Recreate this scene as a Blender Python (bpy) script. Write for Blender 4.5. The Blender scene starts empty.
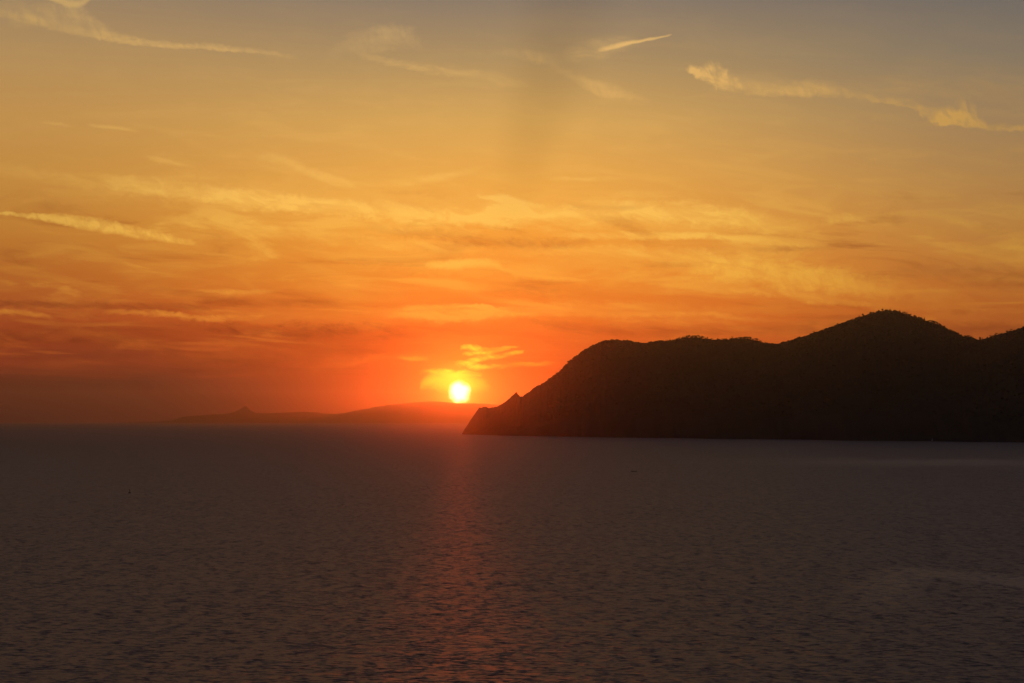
import bpy, math, random
from mathutils import Vector, Matrix, noise as mnoise
rnd = random.Random(7)
R = math.radians
scn = bpy.context.scene
col = scn.collection

# ------------------------------------------------------------------ camera
FPX, CX, CY = 2200.0, 512.0, 341.5          # focal length in pixels of a 1024 px wide frame
HORIZON = 420.0
CAM_Z = 50.0
PITCH = math.atan((HORIZON - CY) / FPX)
cam_d = bpy.data.cameras.new('camera')
cam_d.sensor_width = 36.0
cam_d.lens = 36.0 * FPX / 1024.0
cam_d.clip_start = 1.0
cam_d.clip_end = 600000.0
cam = bpy.data.objects.new('camera', cam_d)
cam.location = (0, 0, CAM_Z)
cam.rotation_euler = (math.pi / 2 + PITCH, 0, 0)
col.objects.link(cam)
scn.camera = cam

def ray(px, py):
    """direction in the world of a bearing measured on the photograph: (azimuth, elevation) in radians"""
    x, y, z = px - CX, FPX, CY - py
    c, s = math.cos(PITCH), math.sin(PITCH)
    yy, zz = y * c - z * s, y * s + z * c
    return math.atan2(x, yy), math.atan2(zz, math.hypot(x, yy))

# ------------------------------------------------------------------ sun, exposure
SUN_AZ, SUN_EL = ray(459.5, 392.0)
sun_dir = Vector((math.sin(SUN_AZ) * math.cos(SUN_EL), math.cos(SUN_AZ) * math.cos(SUN_EL), math.sin(SUN_EL)))
sd = bpy.data.lights.new('sun', 'SUN')
sd.energy = 0.058
sd.angle = R(0.53)
sd.color = (1.0, 0.09, 0.012)
so = bpy.data.objects.new('sun', sd)
so.rotation_euler = sun_dir.to_track_quat('Z', 'Y').to_euler()
so.location = (0, 0, 900)
col.objects.link(so)

scn.view_settings.view_transform = 'Standard'
scn.view_settings.look = 'None'
scn.view_settings.exposure = 0.0
scn.view_settings.gamma = 1.0
scn.view_settings.use_curve_mapping = False
cy = scn.cycles
cy.use_denoising = True
cy.use_adaptive_sampling = True
cy.adaptive_threshold = 0.006
cy.adaptive_min_samples = 24
cy.max_bounces = 4
cy.glossy_bounces = 2
cy.diffuse_bounces = 2
cy.volume_bounces = 0
cy.transparent_max_bounces = 8
cy.sample_clamp_indirect = 4.0
cy.caustics_reflective = False

# ------------------------------------------------------------------ node helper
def lin(c):
    return tuple(((v / 255.0) / 12.92 if v / 255.0 <= 0.04045 else ((v / 255.0 + 0.055) / 1.055) ** 2.4) for v in c)

class G:
    """small expression builder over a node tree"""
    def __init__(s, nt): s.nt = nt
    def new(s, t, **k):
        n = s.nt.nodes.new(t)
        for a, b in k.items(): setattr(n, a, b)
        return n
    def put(s, sock, v):
        if isinstance(v, V): s.nt.links.new(v.o, sock)
        elif v is not None: sock.default_value = v
    def m(s, op, a, b=None, c=None, clamp=False):
        n = s.new('ShaderNodeMath', operation=op, use_clamp=clamp)
        s.put(n.inputs[0], a)
        if b is not None: s.put(n.inputs[1], b)
        if c is not None: s.put(n.inputs[2], c)
        return V(s, n.outputs[0])
    def comb(s, x, y, z=0.0):
        n = s.new('ShaderNodeCombineXYZ')
        for i, v in enumerate((x, y, z)): s.put(n.inputs[i], v)
        return V(s, n.outputs[0])
    def sep(s, v):
        n = s.new('ShaderNodeSeparateXYZ'); s.put(n.inputs[0], v)
        return [V(s, o) for o in n.outputs]
    def noise(s, vec, scale=1.0, detail=3.0, rough=0.5, dist=0.0, color=False, dims='3D'):
        n = s.new('ShaderNodeTexNoise', noise_dimensions=dims)
        s.put(n.inputs['Vector'], vec)
        n.inputs['Scale'].default_value = scale; n.inputs['Detail'].default_value = detail
        n.inputs['Roughness'].default_value = rough; n.inputs['Distortion'].default_value = dist
        return V(s, n.outputs['Color' if color else 'Fac'])
    def rng(s, v, a, b, c=0.0, d=1.0, smooth=True):
        n = s.new('ShaderNodeMapRange', interpolation_type='SMOOTHSTEP' if smooth else 'LINEAR')
        n.clamp = True
        s.put(n.inputs[0], v)
        for i, q in zip((1, 2, 3, 4), (a, b, c, d)): s.put(n.inputs[i], q)
        return V(s, n.outputs[0])
    def ramp(s, v, stops, interp='B_SPLINE'):
        n = s.new('ShaderNodeValToRGB'); r = n.color_ramp
        r.interpolation = interp
        while len(r.elements) > 1: r.elements.remove(r.elements[-1])
        r.elements[0].position = stops[0][0]; r.elements[0].color = tuple(stops[0][1]) + (1,)
        for p, c in stops[1:]:
            e = r.elements.new(p); e.color = tuple(c) + (1,)
        s.put(n.inputs[0], v)
        return V(s, n.outputs[0])
    def mix(s, f, a, b, blend='MIX'):
        n = s.new('ShaderNodeMix', data_type='RGBA', blend_type=blend)
        n.clamp_factor = False
        s.put(n.inputs[0], f)
        for i, v in ((6, a), (7, b)):
            s.put(n.inputs[i], v if isinstance(v, V) else tuple(v) + (1,))
        return V(s, n.outputs[2])
    def vm(s, op, a, b=None, scale=None):
        n = s.new('ShaderNodeVectorMath', operation=op)
        s.put(n.inputs[0], a)
        if b is not None: s.put(n.inputs[1], b)
        if scale is not None: s.put(n.inputs['Scale'], scale)
        return V(s, n.outputs['Value' if op in ('DOT_PRODUCT', 'LENGTH', 'DISTANCE') else 'Vector'])

class V:
    def __init__(s, g, o): s.g, s.o = g, o
    def __add__(s, b): return s.g.m('ADD', s, b)
    __radd__ = __add__
    def __sub__(s, b): return s.g.m('SUBTRACT', s, b)
    def __rsub__(s, b): return s.g.m('SUBTRACT', b, s)
    def __mul__(s, b): return s.g.m('MULTIPLY', s, b)
    __rmul__ = __mul__
    def __truediv__(s, b): return s.g.m('DIVIDE', s, b)
    def pow(s, b): return s.g.m('POWER', s, b)

# ------------------------------------------------------------------ world: dusk sky with cirrus
world = bpy.data.worlds.new('World')
scn.world = world
world.use_nodes = True
nt = world.node_tree
nt.nodes.clear()
g = G(nt)
PPD = FPX * math.pi / 180.0                 # "sky units" per degree of azimuth / elevation
def sky_xy(px, py):
    a, e = ray(px, py)
    return math.degrees(a) * PPD, math.degrees(e) * PPD
tc = V(g, g.new('ShaderNodeTexCoord').outputs['Generated'])
dx, dy, dz = g.sep(tc)
A = g.m('ARCTAN2', dx, dy) * (180 / math.pi * PPD)      # azimuth, 0 = straight ahead
E = g.m('ARCSINE', dz) * (180 / math.pi * PPD)          # elevation above the horizon
ES = 1.0 / 900.0                                        # elevation scaling for the ramps
def stops(rows):
    out = []
    for y, c in rows:
        out.append((max(0.0, sky_xy(512, y)[1]) * ES, lin(c)))
    out.sort(key=lambda q: q[0])
    return out
high = [(-140, (116, 98, 98)), (-420, (94, 83, 92))]
L_ = [(0, (150, 127, 98)), (60, (176, 140, 90)), (120, (190, 143, 78)), (180, (194, 138, 64)), (230, (188, 124, 50)),
      (280, (176, 98, 38)), (312, (164, 74, 33)), (340, (158, 58, 28)), (366, (118, 40, 26)), (384, (64, 25, 29)),
      (404, (44, 22, 30)), (421, (26, 17, 27))] + high
C_ = [(0, (134, 120, 104)), (60, (172, 142, 96)), (120, (212, 164, 88)), (180, (234, 168, 74)), (230, (242, 160, 58)),
      (280, (241, 140, 46)), (312, (236, 116, 37)), (340, (226, 92, 32)), (370, (222, 80, 28)), (395, (205, 66, 24)),
      (421, (150, 44, 22))] + high
R_ = [(0, (106, 102, 98)), (60, (128, 116, 98)), (120, (150, 124, 90)), (180, (168, 127, 76)), (230, (178, 124, 62)),
      (280, (182, 110, 45)), (312, (174, 92, 36)), (340, (158, 72, 30)), (370, (140, 56, 28)), (400, (90, 38, 28)),
      (421, (60, 34, 30))] + high
# soft irregular layering of the bands of smoke and thin cloud near the horizon
nv = g.comb(A * (1 / 260.0), E * (1 / 34.0), 3.1)
band = g.noise(nv, 1.0, 4.0, 0.55, 0.6)
nv2 = g.comb(A * (1 / 95.0), E * (1 / 20.0) + A * (1 / 300.0), 11.0)
fine = g.noise(nv2, 1.0, 4.0, 0.6, 0.9)
Ew = E + (band - 0.5) * 46.0 * g.rng(E, 300.0, 40.0)
f = g.m('MULTIPLY', Ew, ES)
cl, cc, cr = g.ramp(f, stops(L_), 'LINEAR'), g.ramp(f, stops(C_), 'LINEAR'), g.ramp(f, stops(R_), 'LINEAR')
sx, sy = math.degrees(SUN_AZ) * PPD, math.degrees(SUN_EL) * PPD
lowness = g.rng(E, 130.0, 5.0)
wl = g.rng(A, sx + 20, lowness * 170.0 - 520.0, 0.0, 1.0)
wr = g.rng(A, sx + 40, 560.0, 0.0, 1.0)
sky = g.mix(wr, g.mix(wl, cc, cl), cr)
# away from the sunset the whole dome is a dull blue grey dusk
back = g.ramp(g.m('MULTIPLY', E, ES / 3), [(0.0, lin((56, 52, 64))), (0.15, lin((52, 58, 76))), (1.0, lin((48, 54, 72)))], 'LINEAR')
absA = g.m('ABSOLUTE', A)
sky = g.mix(g.rng(absA, 620.0, 3000.0), sky, back)
sky = g.mix(g.rng(E, 560.0, 2200.0), sky, back)

# thin cloud texture
nvf = g.comb(A * (1 / 46.0), E * (1 / 15.0) + A * (1 / 90.0), 5.0)
fib = g.noise(nvf, 1.0, 5.0, 0.62, 1.1)
nvw = g.comb(A * (1 / 46.0), E * (1 / 26.0), 21.0)
warp = (g.noise(nvw, 1.0, 3.0, 0.6, 0.4) - 0.5)
nvh = g.comb(A * (1 / 11.0) + E * (1 / 30.0), E * (1 / 22.0), 8.0)
warpf = (g.noise(g.comb(A * (1 / 13.0), E * (1 / 8.0), 31.0), 1.0, 4.0, 0.65, 0.8) - 0.5)
hair = g.noise(nvh, 1.0, 4.0, 0.65, 0.5)
fibm = g.rng(fib, 0.34, 0.66)
hairm = g.rng(hair, 0.34, 0.68)
texA = 0.35 + 1.0 * fibm
texB = 0.30 + 0.5 * fibm + 0.7 * hairm

def streak(pts, tex='A', asym=1.0, wk=8.0, softness=1.5, gain=1.0):
    """one wisp: pts = (px, py, half width, strength); asym > 1 = sharper lower edge"""
    pts = list(pts)
    if pts[0][3] > 0: pts.insert(0, (pts[0][0] - (50 if pts[0][0] < 0 else 10), pts[0][1], pts[0][2], 0))
    if pts[-1][3] > 0: pts.append((pts[-1][0] + (50 if pts[-1][0] > 1000 else 10), pts[-1][1], pts[-1][2], 0))
    P = [(sky_xy(p[0], p[1]) + (p[2], p[3])) for p in pts]
    x0, x1 = P[0][0], P[-1][0]
    y0 = min(p[1] for p in P) - 5; y1 = max(p[1] for p in P) + 5
    wmax = max(p[2] for p in P)
    t = g.m('MULTIPLY_ADD', LAST[-1], 1e-6, AW) if LAST else AW      # the tiny term makes the shader evaluate the wisps one after another
    t = g.m('MULTIPLY', t - x0, 1.0 / (x1 - x0), clamp=True)
    n = g.new('ShaderNodeVectorCurve')
    mp = n.mapping
    for k in range(3):
        cv = mp.curves[k]
        vals = [((p[0] - x0) / (x1 - x0), ((p[1] - y0) / (y1 - y0), p[2] / wmax, p[3])[k]) for p in P]
        cv.points[0].location = vals[0]; cv.points[1].location = vals[-1]
        for q in vals[1:-1]: cv.points.new(*q)
    mp.update()
    n.inputs[0].default_value = 1.0
    g.put(n.inputs[1], g.comb(t, t, t))
    c, w, s = g.sep(V(g, n.outputs[0]))
    c = c * (y1 - y0) + y0
    d = (E + warp * wk + warpf * (2.0 + 0.9 * wk) - c) / (w * wmax + 0.3)
    if asym != 1.0:
        d = g.m('MAXIMUM', d, d * (-asym))
    k = g.m('MAXIMUM', 1.0 - d * d, 0.0)
    if softness != 1.0: k = k.pow(softness)
    k = k * s
    if gain != 1.0: k = k * gain
    if tex == 'A': k = k * texA
    elif tex == 'B': k = k * texB
    elif tex == 'S': k = k * (0.72 + 0.28 * fibm)
    elif tex == 'H': k = k * (hairm * 1.3)
    ACC.append(k if not ACC else ACC.pop() + k)
    LAST.append(ACC[-1])     # summed at once, to keep the shader small

ACC, LAST = [], []
AW = A + warpf * 9.0
def total(_):
    return g.m('MINIMUM', ACC.pop(), 1.0)
bright = [
 streak([(60, 196, 8, 0), (180, 190, 20, .3), (320, 200, 24, .34), (470, 212, 24, .34), (600, 214, 26, .42), (720, 222, 24, .46), (790, 232, 14, .3), (850, 244, 6, 0)], 'S', 1.2, 22),
 streak([(300, 250, 6, 0), (420, 262, 14, .3), (520, 270, 14, .22), (640, 262, 14, .25), (760, 274, 22, .5), (860, 284, 18, .35), (960, 300, 8, 0)], 'S', 1.2, 24),
 streak([(340, 316, 4, 0), (400, 314, 9, .35), (460, 316, 13, .55), (520, 310, 10, .4), (620, 308, 8, .3), (740, 312, 6, .2), (860, 310, 4, 0)], 'S', 1.2, 12),
 # top left wisps
 streak([(-12, 14, 6, .2), (40, 25, 9, .5), (100, 37, 9, .62), (160, 46, 6, .6), (230, 50, 5, .45), (300, 58, 3, 0)], 'B', 2.6, 5),
 streak([(-12, 4, 14, .3), (30, 14, 16, .45), (62, 12, 14, .5), (110, 34, 9, .25), (150, 42, 3, 0)], 'B', 1, 12),
 streak([(42, -4, 3, .4), (58, 0, 4, .95), (74, 4, 5, .95), (92, -3, 3, .5), (104, -8, 2, 0)], 'n', 1, 3),
 # faint ones left of the middle
 streak([(320, 62, 6, 0), (370, 40, 14, .22), (402, 36, 14, .26), (425, 50, 10, 0)], 'B', 1, 22),
 streak([(350, 52, 6, 0), (385, 62, 6, .25), (430, 70, 7, .3), (490, 78, 9, .2), (540, 92, 5, 0)], 'A', 1.6, 8),
 streak([(500, 52, 6, 0), (535, 58, 8, .25), (555, 64, 8, .15), (575, 78, 8, .18), (600, 89, 11, .42), (625, 96, 7, .32), (650, 102, 3, 0)], 'B', 1.3, 9),
 # crisp little streak
 streak([(598, 51, 2, 0), (612, 48, 4, .75), (630, 43.5, 3.2, .95), (655, 39, 1.8, .85), (672, 35, 1.2, 0)], 'n', 1.4, 3),
 streak([(560, 56, 6, 0), (590, 50, 12, .3), (615, 46, 12, .25), (640, 40, 5, 0)], 'A', 1, 8),
 # long one top right
 streak([(684, 70, 3, .1), (690, 72, 8, .8), (705, 78, 13, .8), (722, 84, 16, .72), (745, 89, 13, .4), (780, 91, 13, .46), (822, 92, 13, .52), (850, 96, 8, .35),
         (880, 101, 7, .5), (915, 108, 8, .5), (945, 121, 13, .75), (962, 122, 15, .95), (985, 127, 8, .7), (1030, 130, 6, .7)], 'B', 2.4, 11),
 streak([(780, 90, 6, 0), (860, 86, 12, .13), (960, 84, 18, .15), (1040, 80, 18, .1)], 'A', 1, 12),
 streak([(688, 66, 4, 0), (700, 72, 9, .55), (715, 70, 11, .5), (732, 82, 8, .3), (745, 88, 4, 0)], 'H', 1, 9),
 streak([(925, 122, 4, 0), (950, 114, 12, .6), (966, 108, 12, .6), (978, 114, 8, 0)], 'H', 1, 9),
 # small left ones
 streak([(40, 122, 1.5, 0), (55, 123, 2.2, .5), (74, 126, 1, 0)], 'n', 1, 3),
 streak([(86, 125, 1.5, 0), (105, 127, 2.6, .6), (142, 132, 1, 0)], 'n', 1.4, 3),
 streak([(142, 156, 2, 0), (165, 161, 3, .4), (196, 168, 1.5, 0)], 'n', 1, 4),
 # left cigar
 streak([(-8, 213, 1.5, .7), (30, 216, 3, .75), (62, 220, 5.5, .72), (100, 226, 7, .7), (140, 233, 6.5, .75), (170, 238, 5, .75), (186, 242, 3.5, .6), (196, 243, 2, 0)], 'B', 1.0, 4.5, 0.9, 1.35),
 # long pale bands
 streak([(-20, 168, 8, .2), (100, 184, 12, .4), (200, 195, 14, .6), (300, 206, 13, .72), (400, 214, 12, .55), (520, 222, 10, .3), (640, 226, 6, 0)], 'A', 1.3, 12),
 streak([(150, 218, 6, 0), (230, 226, 9, .4), (320, 236, 9, .35), (420, 246, 8, 0)], 'A', 1, 12),
 streak([(200, 152, 4, 0), (280, 160, 7, .3), (330, 180, 6, .4), (360, 186, 3, 0)], 'A', 1, 8),
 streak([(385, 182, 3, 0), (420, 180, 6, .5), (455, 174, 5, .4), (485, 168, 3, 0)], 'A', 1, 7),
 streak([(545, 178, 2, 0), (580, 179, 3, .42), (632, 178, 2, 0)], 'A', 1, 4),
 # winged patch in the middle
 streak([(476, 196, 2, 0), (492, 198, 3.5, .8), (510, 200, 6, .85), (528, 204, 4, .5), (548, 209, 2, 0)], 'n', 1.3, 4),
 streak([(485, 208, 3, 0), (510, 210, 13, .75), (532, 212, 10, .45), (560, 214, 4, 0)], 'A', 1, 7),
 streak([(360, 230, 4, 0), (440, 222, 13, .4), (540, 216, 15, .45), (640, 212, 15, .6), (720, 220, 16, .62), (770, 230, 9, .3), (830, 240, 4, 0)], 'A', 1.3, 16),
 streak([(540, 234, 3, 0), (620, 236, 4.5, .6), (690, 236, 5, .75), (750, 240, 4.5, .6), (830, 246, 3, 0)], 'A', 1.2, 7, 1.0),
 streak([(360, 240, 4, 0), (420, 246, 9, .4), (500, 250, 7, .2), (580, 250, 8, .35), (680, 256, 10, .3), (760, 262, 5, 0)], 'A', 1, 14),
 streak([(425, 265, 3, 0), (455, 264, 6, .75), (482, 263, 6, .6), (520, 275, 4, .25), (560, 279, 3, .35), (590, 282, 2, 0)], 'n', 1, 8),
 # mottled patch over the headland
 streak([(680, 275, 6, 0), (735, 268, 16, .55), (800, 280, 20, .62), (855, 285, 14, .4), (960, 300, 8, 0)], 'B', 1, 22, 1.3),
 streak([(640, 296, 3, 0), (720, 291, 5, .4), (820, 300, 6, .5), (900, 306, 5, .3), (1030, 310, 3, .1)], 'A', 1.2, 9),
 streak([(820, 224, 2, 0), (838, 220, 7, .6), (852, 219, 5, .55), (870, 222, 2, 0)], 'B', 1.5, 6),
 streak([(880, 212, 2, 0), (930, 216, 6, .2), (1030, 236, 6, .2)], 'A', 1, 9),
 streak([(990, 244, 2, 0), (1012, 248, 4, .4), (1040, 250, 4, .4)], 'A', 1, 5),
 # wisps low in the middle
 streak([(380, 318, 3, 0), (420, 315, 5, .55), (455, 317, 9, .7), (490, 312, 7, .7), (520, 314, 5, .4), (580, 308, 4, 0)], 'A', 1.2, 9, 1.0),
 streak([(402, 309, 1, 0), (420, 307.5, 2.5, .7), (450, 306, 2.5, .8), (480, 306, 2.5, .8), (498, 311, 1, 0)], 'A', 1, 3, 1.0),
 streak([(466, 306, 1, 0), (484, 306, 2.5, .8), (500, 310, 2, .5), (516, 315, 1, 0)], 'n', 1, 5),
 streak([(570, 314, 2, 0), (620, 315, 4, .35), (690, 314, 3, .45), (760, 320, 3, .2), (840, 322, 2, 0)], 'A', 1, 6),
 streak([(100, 312, 2, 0), (150, 313, 3, .5), (215, 318, 3.5, .5), (270, 314, 2, 0)], 'A', 1, 6, 1.0),
 streak([(-10, 312, 3, .4), (20, 313, 4, .5), (60, 322, 2, 0)], 'A', 1, 5),
 streak([(190, 290, 2, 0), (240, 292, 3, .35), (290, 287, 2, 0)], 'A', 1, 5),
 streak([(300, 370, 2, 0), (340, 366, 5, .35), (385, 356, 4, .3), (430, 358, 5, .3), (450, 356, 2, 0)], 'A', 1, 9),
]
bright_m = total(bright)
glow = [  # yellow wisps lit by the sun itself
 streak([(460, 348, 1.5, 0), (466, 347.5, 3.2, .55), (476, 348, 3.4, .6), (488, 349, 2.0, .35), (512, 347, 1.5, .3), (520, 347, 1, 0)], 'A', 1, 5),
 streak([(462, 354, 1.5, 0), (474, 353.5, 3.0, .55), (486, 353, 3.0, .6), (500, 351, 2.2, .45), (512, 348.5, 1, 0)], 'A', 1, 5),
 streak([(463, 363, 3.4, .35), (472, 361, 4.4, .62), (482, 358, 3.0, .6), (500, 356.5, 2.6, .45), (514, 353.5, 2.4, .45), (524, 352, 1.4, 0)], 'A', 1, 5),
 streak([(464, 363, 3.0, .3), (473, 365.5, 3.8, .6), (484, 366.5, 3.0, .5), (500, 366.5, 2, .2), (512, 366, 1, 0)], 'A', 1, 5),
 streak([(395, 357.5, 1, 0), (410, 358.5, 2.5, .22), (432, 359.5, 2, 0)], 'n', 1, 2),
 streak([(418, 373, 2, 0), (436, 371, 4, .6), (452, 374, 5, .75), (470, 373, 4, .7), (482, 375, 2, 0)], 'A', 1, 5),
 streak([(420, 386, 5, 0), (434, 381, 11, .75), (450, 381, 13, .75), (474, 384, 10, .5), (492, 388, 4, 0)], 'n', 1, 7),
 streak([(480, 368, 1, 0), (530, 364, 3, .25), (560, 362, 2, 0)], 'A', 1, 4),
]
glow_m = total(glow)
dark = [
 streak([(-80, 338, 12, 0), (0, 336, 18, .35), (140, 334, 16, .34), (280, 340, 16, .38), (380, 346, 12, .3), (440, 348, 6, 0)], 'S', 1, 16),
 streak([(-80, 400, 20, 0), (-10, 398, 26, .5), (120, 400, 24, .45), (230, 404, 16, .3), (330, 408, 8, 0)], 'S', 1, 10),
 # smoky streaks and the shadow a cloud below the horizon throws up through the air
 streak([(-20, 304, 4, .4), (60, 304, 5, .42), (160, 308, 5, .38), (260, 302, 6, .35), (360, 312, 4, 0)], 'A', 1, 8),
 streak([(160, 322, 5, 0), (280, 330, 9, .6), (370, 332, 10, .5), (430, 336, 5, 0)], 'A', 1, 14),
 streak([(-20, 336, 7, .2), (100, 340, 7, .2), (240, 360, 8, .3), (340, 352, 6, 0)], 'A', 1, 14),
 streak([(-20, 380, 10, .25), (100, 382, 9, .25), (220, 400, 7, .3), (300, 402, 3, 0)], 'A', 1, 8),
 streak([(360, 224, 4, 0), (440, 236, 6, .25), (540, 244, 7, .3), (600, 240, 4, 0)], 'A', 1, 10),
 streak([(480, 292, 6, 0), (520, 288, 10, .25), (570, 290, 8, .12), (620, 300, 4, 0)], 'A', 1, 9),
 streak([(500, 312, 2, 0), (530, 320, 4, .2), (600, 330, 8, .32), (720, 330, 8, .32), (850, 326, 7, .3), (1040, 330, 8, .35)], 'A', 1, 8),
 streak([(560, 200, 2, 0), (600, 208, 4, .3), (650, 206, 2, 0)], 'A', 1, 4),
 streak([(740, 250, 3, 0), (800, 248, 4, .3), (860, 246, 3, .15), (920, 250, 2, 0)], 'A', 1, 6),
 streak([(880, 262, 8, 0), (930, 270, 14, .2), (1040, 280, 16, .25)], 'A', 1, 12),
]
dark_m = total(dark)
ccol = g.ramp(g.m('MULTIPLY', E, ES), stops([(0, (222, 182, 118)), (60, (226, 180, 108)), (130, (240, 186, 100)), (220, (255, 195, 86)), (270, (255, 186, 72)),
              (310, (255, 166, 60)), (350, (252, 128, 44)), (390, (240, 100, 36)), (421, (180, 60, 30)), (-300, (150, 140, 130))]), 'LINEAR')
dim = 0.62 + 0.38 * g.rng(g.m('ABSOLUTE', A - sx), 560.0, 120.0)
ccol = g.vm('SCALE', ccol, scale=dim)
# faint overall grain of thin high cloud
veil = g.rng(fine, 0.42, 0.75) * g.rng(E, 470.0, 180.0) * g.rng(E, 20.0, 90.0) * g.rng(absA, 900.0, 500.0)
lay = g.noise(g.comb(A * (1 / 170.0), g.m('LOGARITHM', g.m('MAXIMUM', E, -10.0) + 25.0, math.e) * 6.0 + A * (1 / 420.0), 41.0), 1.0, 5.0, 0.6, 1.0)
zone = g.rng(E, 250.0, 195.0) * g.rng(E, 12.0, 60.0) * g.rng(absA, 900.0, 420.0)
sky = g.mix(g.rng(lay, 0.46, 0.30) * zone * 0.42, sky, g.mix(1.0, sky, (0.50, 0.30, 0.36), 'MULTIPLY'))
sky = g.mix(g.m('MULTIPLY', veil, 0.28), sky, ccol)
sky = g.mix(g.rng(lay, 0.52, 0.70) * zone * g.rng(E, 15.0, 80.0) * 0.5, sky, ccol)
sky = g.mix(bright_m, sky, ccol)
dk = dark_m
sky = g.mix(dk, sky, g.mix(1.0, sky, (0.36, 0.20, 0.40), 'MULTIPLY'))
# crepuscular shadow band rising from the sun
ang = g.m('ARCTAN2', A - (sx + 8.0), E - sy) * (180 / math.pi)
shade = g.rng(g.m('ABSOLUTE', ang - 14.2), 9.5, 1.0) * g.rng(E, 150.0, 330.0)
ray2 = g.rng(g.m('ABSOLUTE', ang - 5.5), 3.5, 0.0) * g.rng(E, 150.0, 330.0)
sky = g.vm('SCALE', sky, scale=1.0 - 0.13 * shade)
# bright air close round the sun, then the disc
rs = g.m('ARCCOSINE', g.vm('DOT_PRODUCT', tc, tuple(sun_dir))) * (180 / math.pi * PPD)
au = g.m('EXPONENT', rs * (-1 / 13.0))
au2 = g.m('EXPONENT', rs * (-1 / 70.0))
def addc(a, fac, c):
    return g.vm('ADD', a, g.vm('SCALE', tuple(c), scale=fac))
sky = addc(sky, au2, (0.10, 0.03, 0.0))
sky = addc(sky, glow_m, (1.0, 0.85, 0.04))
sky = addc(sky, au, (3.0, 2.0, 0.12))
disc = g.rng(rs + warpf * 9.0, 12.8, 4.0)
sky = addc(sky, disc, (9.0, 6.8, 2.8))
bg = g.new('ShaderNodeBackground')
g.put(bg.inputs[0], sky)
bg.inputs[1].default_value = 1.0
# the physical sky, very weak at this hour, over the whole dome
nish = g.new('ShaderNodeTexSky', sky_type='NISHITA')
nish.sun_disc = False
nish.sun_elevation = SUN_EL
nish.sun_rotation = SUN_AZ
nish.dust_density = 3.0
bg2 = g.new('ShaderNodeBackground')
g.put(bg2.inputs[0], V(g, nish.outputs[0]))
bg2.inputs[1].default_value = 0.004
add = g.new('ShaderNodeAddShader')
nt.links.new(bg.outputs[0], add.inputs[0]); nt.links.new(bg2.outputs[0], add.inputs[1])
wo = g.new('ShaderNodeOutputWorld')
nt.links.new(add.outputs[0], wo.inputs['Surface'])
world.cycles.sampling_method = 'MANUAL'
world.cycles.sample_map_resolution = 1024

# ------------------------------------------------------------------ materials
def mat(name):
    m = bpy.data.materials.new(name); m.use_nodes = True
    m.node_tree.nodes.clear()
    gg = G(m.node_tree)
    out = gg.new('ShaderNodeOutputMaterial')
    return m, gg, out
def principled(name, base, rough=0.8, ior=1.45, noise=None):
    m, gg, out = mat(name)
    b = gg.new('ShaderNodeBsdfPrincipled')
    b.inputs['Roughness'].default_value = rough
    b.inputs['IOR'].default_value = ior
    b.inputs['Specular IOR Level'].default_value = 0.5 if rough < 0.85 else 0.0
    if noise:
        sc, c2 = noise
        P = V(gg, gg.new('ShaderNodeNewGeometry').outputs['Position'])
        n = gg.noise(P, sc, 5.0, 0.6)
        gg.put(b.inputs['Base Color'], gg.mix(gg.rng(n, 0.38, 0.62), base, c2))
    else:
        b.inputs['Base Color'].default_value = tuple(base) + (1,)
    m.node_tree.links.new(b.outputs[0], out.inputs[0])
    return m

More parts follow.
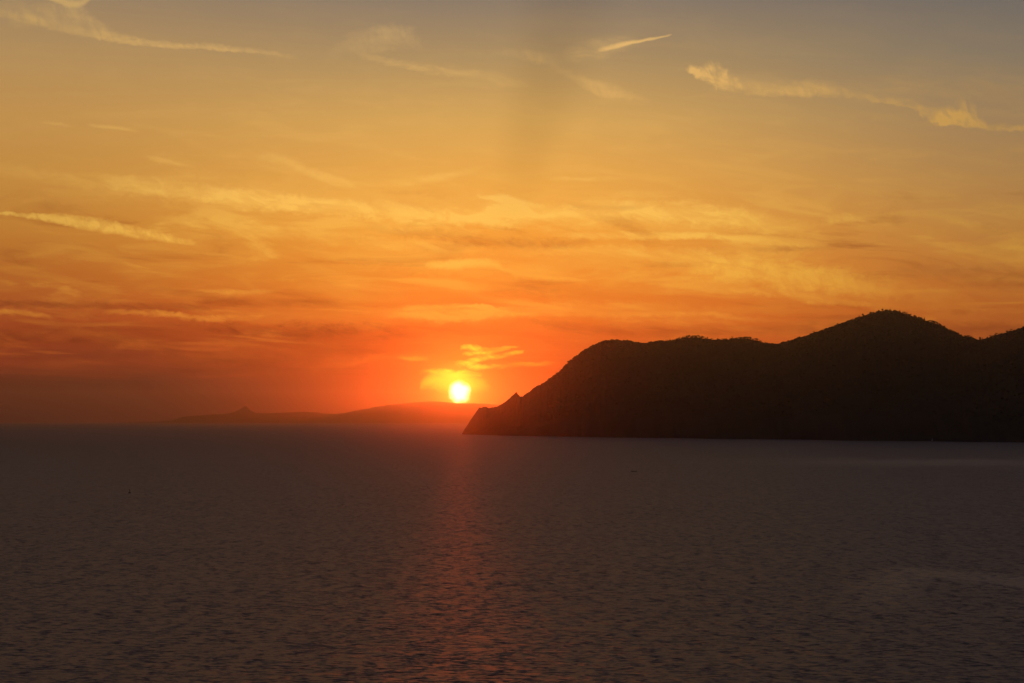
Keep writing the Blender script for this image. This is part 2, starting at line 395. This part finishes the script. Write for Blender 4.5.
# sea
def sea_mat():
    m, gg, out = mat('sea_water')
    P = V(gg, gg.new('ShaderNodeNewGeometry').outputs['Position'])
    px_, py_, pz_ = gg.sep(P)
    dist = gg.vm('LENGTH', P)
    pert = None
    # each octave: wavelength (m), slope, stretch along the crests
    for wl_, sl, st in ((36.0, 0.035, 0.4), (26.0, 0.07, 0.13), (10.0, 0.07, 0.4), (3.6, 0.16, 1.1), (1.5, 0.26, 1.9), (0.6, 0.24, 1.7)):
        q = gg.comb(px_ * (1 / (wl_ * st)) + py_ * (0.12 / wl_), py_ * (1 / wl_), 0.37 * wl_)
        n = gg.noise(q, 1.0, 2.0, 0.5, 0.0, color=True)
        v = gg.vm('SCALE', gg.vm('SUBTRACT', n, (0.5, 0.5, 0.5)), scale=sl * 4.4)
        pert = v if pert is None else gg.vm('ADD', pert, v)
    # gusts: patches of rougher and calmer water
    gq = gg.comb(px_ * (1 / 420.0), py_ * (1 / 700.0), 2.0)
    gust = gg.noise(gq, 1.0, 4.0, 0.6, 0.8)
    gq2 = gg.comb(px_ * (1 / 60.0), py_ * (1 / 110.0), 6.0)
    gust2 = gg.noise(gq2, 1.0, 3.0, 0.6, 0.3)
    gf = gg.rng(gust, 0.3, 0.7) * 0.5 + gg.rng(gust2, 0.25, 0.75) * 0.5
    # a calm slick crossing the right of the bay, and the smooth lee under the headland
    slick_c = 730.0 - gg.m('MAXIMUM', (134.0 - px_) * 3.1, (px_ - 134.0) * 2.2) + (gust2 - 0.5) * 130.0
    slick = gg.rng(gg.m('ABSOLUTE', py_ - slick_c), 62.0, 12.0) * gg.rng(px_, 74.0, 125.0) * gg.rng(px_, 230.0, 170.0)
    lee = gg.rng(gg.m('ABSOLUTE', py_ - 2650.0 + (gust - 0.5) * 900.0), 420.0, 60.0) * gg.rng(px_, 150.0, 500.0)
    calm = gg.m('MAXIMUM', slick, lee)
    k = (0.75 + 0.5 * gf) * (1.0 - 0.36 * calm)
    px2, py2, pz2 = gg.sep(gg.vm('SCALE', pert, scale=k))
    N = gg.vm('NORMALIZE', gg.comb(px2 * 2.2, py2, 1.0))
    b = gg.new('ShaderNodeBsdfPrincipled')
    b.inputs['Base Color'].default_value = (0.008, 0.013, 0.016, 1)
    b.inputs['IOR'].default_value = 1.333
    far = gg.rng(dist, 400.0, 5000.0)
    gg.put(b.inputs['Roughness'], (0.47 + 0.05 * far) - 0.06 * calm)
    gg.put(b.inputs['Normal'], N)
    m.node_tree.links.new(b.outputs[0], out.inputs[0])
    return m
M_sea = sea_mat()
def land_mat():
    m, gg, out = mat('headland_ground')
    geo = gg.new('ShaderNodeNewGeometry')
    P = V(gg, geo.outputs['Position'])
    nz = gg.sep(V(gg, geo.outputs['Normal']))[2]
    n = gg.noise(P, 0.012, 6.0, 0.62, 0.4)
    n2 = gg.noise(P, 0.08, 4.0, 0.6)
    green = gg.mix(gg.rng(n, 0.36, 0.64), (0.026, 0.032, 0.025), (0.036, 0.042, 0.032))
    rock = gg.mix(n2, (0.045, 0.042, 0.038), (0.070, 0.064, 0.058))
    z = gg.sep(P)[2]
    w = gg.rng(nz + (n2 - 0.5) * 0.5, 0.62, 0.45) * 0.8
    shore = gg.rng(z + (n - 0.5) * 40.0, 16.0, 2.0) * 0.6
    b = gg.new('ShaderNodeBsdfPrincipled')
    gg.put(b.inputs['Base Color'], gg.mix(gg.m('MAXIMUM', w, shore), green, rock))
    b.inputs['Roughness'].default_value = 0.95
    b.inputs['Specular IOR Level'].default_value = 0.0
    m.node_tree.links.new(b.outputs[0], out.inputs[0])
    return m
M_land = land_mat()
M_hill = principled('distant_hill_ground', (0.05, 0.055, 0.035), 0.95, noise=(0.0008, (0.09, 0.085, 0.06)))
M_scrub = principled('scrub_leaves', (0.028, 0.035, 0.024), 0.95, noise=(0.05, (0.038, 0.044, 0.032)))
M_crown = principled('pine_needles', (0.030, 0.048, 0.020), 0.9, noise=(0.4, (0.050, 0.070, 0.030)))
M_trunk = principled('pine_bark', (0.09, 0.06, 0.045), 0.9, noise=(3.0, (0.14, 0.10, 0.075)))
M_darkhull = principled('dark_painted_hull', (0.025, 0.022, 0.022), 0.45, noise=(2.0, (0.04, 0.032, 0.03)))
M_wood = principled('weathered_wood', (0.20, 0.14, 0.09), 0.7, noise=(4.0, (0.28, 0.21, 0.15)))
M_white = principled('weathered_grey_paint', (0.30, 0.30, 0.29), 0.5, noise=(2.0, (0.24, 0.24, 0.23)))
M_sail = principled('sail_cloth', (0.36, 0.35, 0.33), 0.8, noise=(1.0, (0.30, 0.29, 0.28)))
M_metal = principled('grey_metal', (0.30, 0.30, 0.31), 0.4, noise=(6.0, (0.24, 0.24, 0.25)))
M_skin = principled('skin', (0.42, 0.26, 0.19), 0.6)
M_cloth = principled('dark_clothing', (0.03, 0.03, 0.04), 0.9)

# ------------------------------------------------------------------ object helpers
def tag(o, label=None, cat=None, group=None, kind=None):
    if label: o['label'] = label
    if cat: o['category'] = cat
    if group: o['group'] = group
    if kind: o['kind'] = kind
    return o
def mesh_obj(name, verts, faces, m, parent=None, smooth=False):
    me = bpy.data.meshes.new(name)
    me.from_pydata(verts, [], faces)
    me.validate(); me.update()
    if smooth: me.polygons.foreach_set('use_smooth', [True] * len(me.polygons))
    me.materials.append(m)
    o = bpy.data.objects.new(name, me)
    col.objects.link(o)
    if parent: o.parent = parent
    return o
def empty(name, loc, rz=0.0):
    o = bpy.data.objects.new(name, None)
    o.location = loc; o.rotation_euler = (0, 0, rz); o.empty_display_size = 1.0
    col.objects.link(o)
    return o
def at_sea(px, py):
    """where a sight line meets the water"""
    a, e = ray(px, py)
    D = CAM_Z / math.tan(-e)
    return Vector((D * math.sin(a), D * math.cos(a), 0.0))
class MB:
    def __init__(s): s.v, s.f = [], []
    def add(s, v, f):
        n = len(s.v); s.v += v; s.f += [tuple(i + n for i in q) for q in f]
    def loft(s, rings, cap=True):
        k = len(rings[0]); n = len(s.v)
        for r in rings: s.v += [tuple(p) for p in r]
        for i in range(len(rings) - 1):
            for j in range(k):
                a, b = n + i * k + j, n + i * k + (j + 1) % k
                s.f.append((a, b, b + k, a + k))
        if cap:
            s.f.append(tuple(n + j for j in reversed(range(k))))
            s.f.append(tuple(n + (len(rings) - 1) * k + j for j in range(k)))
    def tube(s, pts, rad, k=8):
        rings = []
        for i, p in enumerate(pts):
            p = Vector(p)
            d = Vector(pts[min(i + 1, len(pts) - 1)]) - Vector(pts[max(i - 1, 0)])
            q = d.normalized().to_track_quat('Z', 'Y')
            r = rad[i] if isinstance(rad, (list, tuple)) else rad
            rings.append([p + q @ Vector((r * math.cos(t * 2 * math.pi / k), r * math.sin(t * 2 * math.pi / k), 0)) for t in range(k)])
        s.loft(rings)
    def lathe(s, prof, k=14):
        s.loft([[(r * math.cos(t * 2 * math.pi / k), r * math.sin(t * 2 * math.pi / k), z) for t in range(k)] for r, z in prof])
    def blob(s, c, r, sq=(1, 1, 1), jit=0.25, seed=0):
        for a in ICO[0]:
            q = 1 + jit * (rnd.random() * 2 - 1)
            s.v.append((c[0] + a[0] * r * sq[0] * q, c[1] + a[1] * r * sq[1] * q, c[2] + a[2] * r * sq[2] * q))
        n = len(s.v) - len(ICO[0])
        s.f += [tuple(i + n for i in q) for q in ICO[1]]
    def build(s, name, m, parent=None, smooth=False): return mesh_obj(name, s.v, s.f, m, parent, smooth)
def ico():
    t = (1 + 5 ** .5) / 2
    v = [(-1, t, 0), (1, t, 0), (-1, -t, 0), (1, -t, 0), (0, -1, t), (0, 1, t), (0, -1, -t), (0, 1, -t), (t, 0, -1), (t, 0, 1), (-t, 0, -1), (-t, 0, 1)]
    l = math.sqrt(1 + t * t)
    f = [(0, 11, 5), (0, 5, 1), (0, 1, 7), (0, 7, 10), (0, 10, 11), (1, 5, 9), (5, 11, 4), (11, 10, 2), (10, 7, 6), (7, 1, 8), (3, 9, 4), (3, 4, 2), (3, 2, 6), (3, 6, 8), (3, 8, 9), (4, 9, 5), (2, 4, 11), (6, 2, 10), (8, 6, 7), (9, 8, 1)]
    return [tuple(c / l for c in p) for p in v], f
ICO = ico()
def interp(tab, x):
    if x <= tab[0][0]: return tab[0][1]
    for (a, b), (c, d) in zip(tab, tab[1:]):
        if x <= c: return b + (d - b) * (x - a) / (c - a)
    return tab[-1][1]
def fbm(x, y, z=0.0, o=5):
    return mnoise.fractal(Vector((x, y, z)), 1.0, 2.0, o)

# ------------------------------------------------------------------ the sea
SEA_R = 45000.0
v, fc = [(0, 0, 0)], []
radii = [50, 200, 600, 1500, 4000, 10000, 25000, SEA_R]
K = 96
for r_ in radii:
    for j in range(K):
        v.append((r_ * math.sin(2 * math.pi * j / K), r_ * math.cos(2 * math.pi * j / K), 0))
for j in range(K): fc.append((0, 1 + (j + 1) % K, 1 + j))
for i in range(len(radii) - 1):
    for j in range(K):
        a, b = 1 + i * K + j, 1 + i * K + (j + 1) % K
        fc.append((a, b, b + K, a + K))
sea = mesh_obj('sea', v, fc, M_sea)
sea['kind'] = 'structure'

# ------------------------------------------------------------------ the headland
CREST = [(462, 433.5), (465, 428.5), (468, 424), (474, 415), (479, 408), (483, 406.6), (490, 407.6), (495.7, 407.6), (500, 405), (505.5, 401.5), (511, 397), (515, 393.2),
         (516.6, 392.2), (518.2, 394.6), (520, 396.6), (522.5, 396.6), (525, 394.8), (530, 391), (536.7, 386), (541, 384), (548.5, 380), (554, 376), (560, 372), (563, 368), (570, 361), (578, 355), (585.5, 349.8),
         (591, 346.5), (597, 343.8), (605, 340.8), (612, 340), (619, 340.2), (627, 340.8), (632.7, 341.5), (640, 343.2), (645.4, 343.8), (651, 342.4), (658, 341.2),
         (666, 341), (674, 340), (681.6, 339), (688, 338), (694, 337.2), (701, 338.2), (707, 339.5), (716.7, 340.5), (725, 340), (734, 339.6), (746, 339), (755.8, 341), (764, 343),
         (772.4, 344.6), (777, 344.4), (784, 342.8), (795.5, 339.4), (810, 335), (823, 330.6), (842.6, 323.6), (852, 320), (859, 317.6), (870, 314.4), (878.7, 312.8), (885, 312), (892.5, 312), (900, 313),
         (906, 315), (918, 318.2), (928.6, 321.6), (938, 325), (945, 328), (954, 332.4), (962, 335.8), (970, 338.4), (978.5, 340.2), (984, 339.8), (989.6, 338.4),
         (996, 336), (1003.5, 334), (1010, 332.4), (1017, 330.8), (1024, 328.2), (1045, 318), (1080, 304), (1140, 290), (1200, 296), (1260, 310), (1330, 330), (1400, 372), (1440, 410), (1460, 428)]
SHORE = [(462, 434.2), (500, 435.6), (600, 437.2), (700, 438.6), (800, 439.8), (900, 440.9), (1024, 442.4), (1460, 446)]
def tip_taper(px): return min(1.0, max(0.02, (px - 461.0) / 150.0))
def column(px):
    ys = interp(SHORE, px); yc = interp(CREST, px) + 0.9 * fbm(px / 5.0, 0.3, 0.0, 3) * min(1.0, max(0.15, (px - 600) / 80.0)) + (0.9 * fbm(px / 2.3, 4.3, 0.0, 4) * min(1.0, (px - 462) / 10.0) if px < 620 else 0.5 * fbm(px / 1.9, 9.3, 0.0, 3))
    az, es = ray(px, ys); _, ec = ray(px, yc)
    Ds = CAM_Z / math.tan(-es)
    Dc = Ds + 120 + 1000 * tip_taper(px) ** 0.8
    H = max(1.0, CAM_Z + Dc * math.tan(ec))
    return az, Ds, Dc, H, ec
NF, NB = 60, 14
cols = []
px = 462.0
while px <= 1460:
    cols.append(px)
    px += 0.5 if px < 600 else 1.0 if px < 1040 else 6.0
verts, faces = [], []
def land_point(px, t):
    """t 0..1 shore to crest, 1..2 crest to the far side"""
    az, Ds, Dc, H, ec = column(px)
    if t <= 1:
        D = Ds + (Dc - Ds) * t
        z = H * (0.10 * min(1, t * 14) + 0.90 * (t ** 0.82))
        x, y = D * math.sin(az), D * math.cos(az)
        w = min(1.0, t * 5) * min(1.0, (1 - t) * 3.0)
        rid = 1.0 - abs(fbm(x / 520.0, y / 1500.0, 3.0, 4)) * 2.2
        z -= w * H * 0.11 * (1 - rid)
        z += w * 9.0 * fbm(x / 70.0, y / 70.0, 1.0, 4)
        z = min(z, CAM_Z + D * math.tan(ec) - (1 - t) * 6.0)
        if t < 0.02: z = -2.0 if t == 0 else max(z, 2.0)
        D += 0 if t == 0 else 0
        Doff = 130.0 * fbm(x / 160.0, 7.7, 0.0, 4) * max(0.0, 1 - t * 4)
        D += Doff * tip_taper(px)
    else:
        s_ = t - 1
        D = Dc + (200 + 1800 * tip_taper(px)) * s_
        z = H * (1 - s_) ** 1.2 - 3 * s_
        x, y = D * math.sin(az), D * math.cos(az)
        z += min(1.0, s_ * 4) * (1 - s_) * 25.0 * fbm(x / 240.0, y / 240.0, 1.0, 4)
        z = min(z, CAM_Z + D * math.tan(ec) - 1.0 * s_)
        z = max(z, -1.8) if s_ < 1 else -2.0
    return Vector((D * math.sin(az), D * math.cos(az), z))
ts = [0.0, 0.006] + [0.02 + 0.98 * (i / (NF - 1)) for i in range(NF)] + [1 + (i + 1) / NB for i in range(NB)]
for px in cols:
    for t in ts: verts.append(tuple(land_point(px, t)))
nt_ = len(ts)
for i in range(len(cols) - 1):
    for j in range(nt_ - 1):
        a = i * nt_ + j
        faces.append((a, a + nt_, a + nt_ + 1, a + 1))
# close the ends
faces.append(tuple(range(nt_)))
faces.append(tuple((len(cols) - 1) * nt_ + j for j in reversed(range(nt_))))
head = mesh_obj('headland', verts, faces, M_land)
head['kind'] = 'structure'

# scrub over the slope and along the ridge: uncountable, one object
sb = MB()
def ground(px, t):
    return land_point(px, t)
for i in range(5200):
    px = 548 + (1060 - 548) * rnd.random()
    t = 1.0 - (rnd.random() ** 2.2) * 0.9
    p = ground(px, t)
    r = 1.6 + 2.4 * rnd.random()
    sb.blob((p.x, p.y, p.z + r * 0.1), r, (1.5, 1.5, 0.8), 0.35)
for i in range(1500):
    px = 590 + (1050 - 590) * rnd.random()
    if fbm(px / 9.0, 2.0) < -0.05: continue
    p = ground(px, 1.0 + rnd.random() * 0.02)
    r = 1.5 + 2.0 * rnd.random()
    sb.blob((p.x, p.y, p.z + r * 0.2), r, (1.3, 1.3, 1.0), 0.35)
sc_ = sb.build('scrub', M_scrub)
tag(sc_, 'dark low scrub covering the slopes and ridge of the headland', 'scrub', kind='stuff')

# pines standing on the skyline, each one its own
def make_pine(h, kind):
    root = empty('pine_tree', (0, 0, 0))
    tr = MB()
    lean = (rnd.random() - .5) * 0.12 * h
    tr.tube([(0, 0, -1.5), (lean * .3, 0, h * .35), (lean, 0, h * .72)], [h * .035, h * .026, h * .014], 6)
    for k in range(4):
        a = k * 1.7 + rnd.random()
        tr.tube([(lean * .7, 0, h * (.45 + .06 * k)), (lean + math.cos(a) * h * .18, math.sin(a) * h * .18, h * (.68 + .05 * k))], [h * .012, h * .005], 5)
    tr.build('trunk', M_trunk, root)
    cr = MB()
    if kind == 0:        # spreading umbrella crown
        for k in range(9):
            a = rnd.random() * 6.28; q = h * .26 * rnd.random() ** .5
            cr.blob((lean + math.cos(a) * q, math.sin(a) * q, h * (.74 + .12 * rnd.random())), h * (.10 + .06 * rnd.random()), (1.2, 1.2, .75), .3)
    elif kind == 1:      # rounded crown with gaps
        for k in range(10):
            a = rnd.random() * 6.28; q = h * .17 * rnd.random() ** .5
            cr.blob((lean + math.cos(a) * q, math.sin(a) * q, h * (.48 + .42 * rnd.random())), h * (.09 + .06 * rnd.random()), (1.1, 1.1, .9), .3)
    else:                # narrow pointed crown
        for k in range(8):
            z = .35 + .6 * k / 7
            q = h * .07 * (1.2 - z)
            a = rnd.random() * 6.28
            cr.blob((lean * z + math.cos(a) * q, math.sin(a) * q, h * z), h * (.15 * (1.15 - z) + .02), (1, 1, 1.1), .3)
    cr.build('crown', M_crown, root)
    return root
protos = [make_pine(10.0, k) for k in (0, 1, 2, 0, 1)]
used = set()
def put_tree(px, t, k, s, label, group):
    p = ground(px, t)
    src = protos[k]
    if k not in used:
        used.add(k); o = src
    else:
        o = src.copy(); col.objects.link(o)
        for ch in src.children:
            c = ch.copy(); col.objects.link(c); c.parent = o
    o.location = (p.x, p.y, p.z - 2.0 * s)
    o.rotation_euler = (0, 0, rnd.random() * 6.28)
    s *= 1.2
    o.scale = (s * 1.15, s * 1.15, s)
    tag(o, label, 'tree', group)
TREES = [
 (658, 681, 12, .55, .85, 'small pine on the low skyline left of the flat ridge crest', 'small pines left of the flat ridge crest'),
 (682, 708, 24, .8, 1.25, 'pine in the tallest clump on the flat middle ridge', 'pines of the tallest clump on the flat middle ridge'),
 (712, 733, 16, .6, 1.0, 'pine in the thin row between the two clumps of the flat ridge', 'pines in the thin row on the flat ridge'),
 (734, 762, 30, .7, 1.15, 'pine in the right hand clump of the flat middle ridge', 'pines of the right hand clump on the flat ridge'),
 (764, 782, 8, .4, .7, 'small pine in the saddle before the high summit', 'small pines in the saddle before the high summit'),
 (800, 856, 14, .4, .8, 'scattered small pine on the left slope of the high summit', 'scattered pines left of the high summit'),
 (857, 882, 22, .5, .95, 'pine just left of the high summit top', 'pines just left of the high summit top'),
 (883, 912, 34, .6, 1.1, 'pine in the crowded row on the top of the high summit', 'pines crowded on the high summit'),
 (913, 946, 38, .6, 1.1, 'pine on the right shoulder of the high summit', 'pines on the right shoulder of the summit'),
 (947, 977, 26, .45, .9, 'pine running down to the notch on the right', 'pines running down to the right notch'),
 (978, 1023, 28, .45, .9, 'pine on the far right ridge rising out of the frame', 'pines on the far right ridge'),
]
for x0, x1, n, s0, s1, lab, grp in TREES:
    for i in range(n):
        q = x0 + (x1 - x0) * (i + rnd.random()) / n
        put_tree(q, 1.0 + rnd.random() * 0.01, rnd.randrange(5), s0 + (s1 - s0) * rnd.random() ** 1.5, lab, grp)
for k in range(5):
    if k not in used: put_tree(890 + k, 1.0, k, 0.8, TREES[7][5], TREES[7][6])

# ------------------------------------------------------------------ the far coast under the sun
FAR = [(120, 422.5), (150, 422), (172, 420.5), (182, 416.8), (195, 415.6), (210, 414.6), (225, 414), (235, 412), (239, 409.6), (242, 407.6), (245, 406), (248, 407.8), (251, 410.6), (256, 413),
       (270, 413), (285, 412.6), (300, 411.8), (312, 411.8), (320, 413), (335, 414), (345, 412.8), (352, 411.2), (362, 409.6), (370, 408), (382, 405.8), (395, 404), (408, 403), (420, 402),
       (432, 401.2), (445, 402), (452, 403), (465, 403.4), (480, 403.4), (495, 404.5), (520, 407), (560, 410), (620, 414), (700, 420.5)]
DF = 41000.0
verts, faces = [], []
rows = [(-1.0, 0.0), (-.8, .25), (-.6, .45), (-.4, .66), (-.2, .86), (0.0, 1.0), (.3, .8), (.65, .4), (1.0, 0.0)]
pxs = [120 + i * 1.0 for i in range(581)]
for px in pxs:
    az, ec = ray(px, interp(FAR, px))
    H = CAM_Z + DF * math.tan(ec) + 10 * fbm(px / 7.0, 1.0)
    for s_, hz in rows:
        D = DF + s_ * 3600
        x, y = D * math.sin(az), D * math.cos(az)
        z = H * hz * (1 if hz in (0, 1) else 1 - .22 * abs(fbm(x / 2600, y / 2600, 2.0)))
        verts.append((x, y, z if hz else -2.0))
for i in range(len(pxs) - 1):
    for j in range(len(rows) - 1):
        a = i * len(rows) + j
        faces.append((a, a + len(rows), a + len(rows) + 1, a + 1))
far = mesh_obj('distant_hills', verts, faces, M_hill, smooth=True)
far['kind'] = 'structure'

# ------------------------------------------------------------------ haze
HX = 46000.0
hz = MB()
zb, zt = -3.0, 640.0
hz.add([(-HX, -HX, zb), (HX, -HX, zb), (HX, HX, zb), (-HX, HX, zb), (-HX, -HX, zt), (HX, -HX, zt), (HX, HX, zt), (-HX, HX, zt)],
       [(0, 3, 2, 1), (4, 5, 6, 7), (0, 1, 5, 4), (1, 2, 6, 5), (2, 3, 7, 6), (3, 0, 4, 7)])
mh, gh, oh = mat('haze_air')
pv = gh.new('ShaderNodeVolumePrincipled')
pv.inputs['Color'].default_value = (0.95, 0.83, 0.76, 1)
pv.inputs['Density'].default_value = 2.2e-5
pv.inputs['Anisotropy'].default_value = 0.962
mh.node_tree.links.new(pv.outputs[0], oh.inputs['Volume'])
haze = hz.build('haze', mh)
haze['kind'] = 'stuff'
haze['label'] = 'thin sunset haze lying over the sea'
haze['category'] = 'haze'

# ------------------------------------------------------------------ small craft and marks
# dark spar buoy left of the middle distance
p = at_sea(129.6, 493.2)
b = empty('marker_buoy', p)
tag(b, 'dark upright marker buoy alone on the open sea at the left', 'buoy')
q = MB(); q.lathe([(.25, -.8), (.85, -.5), (1.0, 0), (.95, .35), (.7, .7), (.3, .9)]); q.build('float', M_darkhull, b, True)
q = MB(); q.tube([(0, 0, .88), (0, 0, 2.1)], [.16, .12]); q.build('mast', M_darkhull, b)
q = MB(); q.lathe([(.05, 2.08), (.42, 2.15), (.42, 2.2), (.03, 2.9)], 10); q.build('topmark', M_darkhull, b)

# low dark rowing boat with a person, off the headland
def hull(L, B, H, k=12):
    """open clinker shape: returns outer rings"""
    rings = []
    for i in range(k + 1):
        t = i / k; x = (t - .5) * L
        w = B / 2 * (math.sin(math.pi * min(1, t * .92 + .06)) ** .55)
        sh = H * (1 + .35 * (2 * t - 1) ** 2)
        ring = []
        for a in range(9):
            u = -1 + a / 4
            ring.append((x, w * (abs(u) ** .55) * (1 if u > 0 else -1), -.25 + (sh + .25) * abs(u) ** 2.2))
        for a in range(9):
            u = 1 - a / 4
            ring.append((x, .92 * w * (abs(u) ** .55) * (1 if u > 0 else -1), -.12 + (sh + .12) * abs(u) ** 2.2 - .005))
        rings.append(ring)
    return rings
p = at_sea(634, 471.6)
rb = empty('rowing_boat', p, R(8))
tag(rb, 'low dark open boat drifting on the sea in front of the headland', 'boat')
q = MB(); q.loft(hull(5.4, 1.7, .62)); q.build('hull', M_darkhull, rb, True)
for xx in (-1.3, 0.1, 1.4):
    q = MB(); q.add([(xx - .14, -.66, .34), (xx + .14, -.66, .34), (xx + .14, .66, .34), (xx - .14, .66, .34), (xx - .14, -.66, .39), (xx + .14, -.66, .39), (xx + .14, .66, .39), (xx - .14, .66, .39)],
                    [(0, 3, 2, 1), (4, 5, 6, 7), (0, 1, 5, 4), (1, 2, 6, 5), (2, 3, 7, 6), (3, 0, 4, 7)]); q.build('bench', M_wood, rb)
for sgn in (-1, 1):
    q = MB(); q.tube([(.35, sgn * .5, .75), (.45, sgn * 2.1, .12)], .03, 6)
    q.add([(.40, sgn * 2.05, .16), (.56, sgn * 2.08, .16), (.60, sgn * 2.6, .0), (.42, sgn * 2.6, .0), (.40, sgn * 2.05, .13), (.56, sgn * 2.08, .13), (.60, sgn * 2.6, -.03), (.42, sgn * 2.6, -.03)],
          [(0, 1, 2, 3), (7, 6, 5, 4), (0, 4, 5, 1), (1, 5, 6, 2), (2, 6, 7, 3), (3, 7, 4, 0)])
    q.build('oar', M_wood, rb)

# pale net floats
for i, (x, y, s_, lab) in enumerate([(652.2, 470.4, .85, 'wide pale float nearest the dark open boat'), (660.4, 470.2, .62, 'small pale float between the wide one and the lone one'),
                                      (689.0, 469.0, .95, 'taller pale float standing alone, farthest right of the three')]):
    p = at_sea(x, y)
    fb = empty('float_buoy', p); fb.scale = (s_, s_, s_)
    tag(fb, lab, 'buoy', 'pale floats off the headland')
    q = MB(); q.lathe([(.2, -.6), (.75, -.35), (.95, .1), (.8, .65), (.4, .95)]); q.build('float', M_white, fb, True)
    q = MB(); q.tube([(0, 0, .93), (0, 0, 1.7 if i < 2 else 2.4)], .09, 8); q.build('pole', M_white, fb)

# small sailing boat close in under the cliffs
p = at_sea(932.2, 441.4)
p = Vector((p.x * .985, p.y * .985, 0))
sb_ = empty('sailing_boat', p, R(35))
tag(sb_, 'tiny pale sailing boat close under the dark headland at the right', 'sailboat')
q = MB(); q.loft(hull(7.5, 2.4, .9)); q.build('hull', M_white, sb_, True)
q = MB(); q.tube([(.4, 0, .1), (.4, 0, 9.6)], [.09, .05]); q.build('mast', M_metal, sb_)
q = MB(); q.tube([(.4, 0, 1.5), (-3.1, .2, 1.5)], .06); q.build('boom', M_metal, sb_)
q = MB()
n = 8
vv, ff = [], []
for i in range(n + 1):
    for j in range(n + 1):
        a, b_ = i / n, j / n
        w = 3.3 * (1 - a) ** .85
        vv.append((.3 - w * b_, .35 * math.sin(math.pi * b_) * (1 - a * .6), 1.6 + 7.8 * a))
for i in range(n):
    for j in range(n):
        k = i * (n + 1) + j; ff.append((k, k + 1, k + n + 2, k + n + 1))
q.add(vv, ff); q.build('mainsail', M_sail, sb_, True)
q = MB(); q.add([(.6, 0, 1.4), (3.5, 0, 1.1), (.45, 0, 8.6), (1.5, .35, 3.2)], [(0, 1, 3), (1, 2, 3), (2, 0, 3)]); q.build('jib', M_sail, sb_)
q = MB(); q.tube([(-1.6, 0, .6), (.2, 0, .75)], [.75, .6], 8); q.build('cabin', M_white, sb_, True)
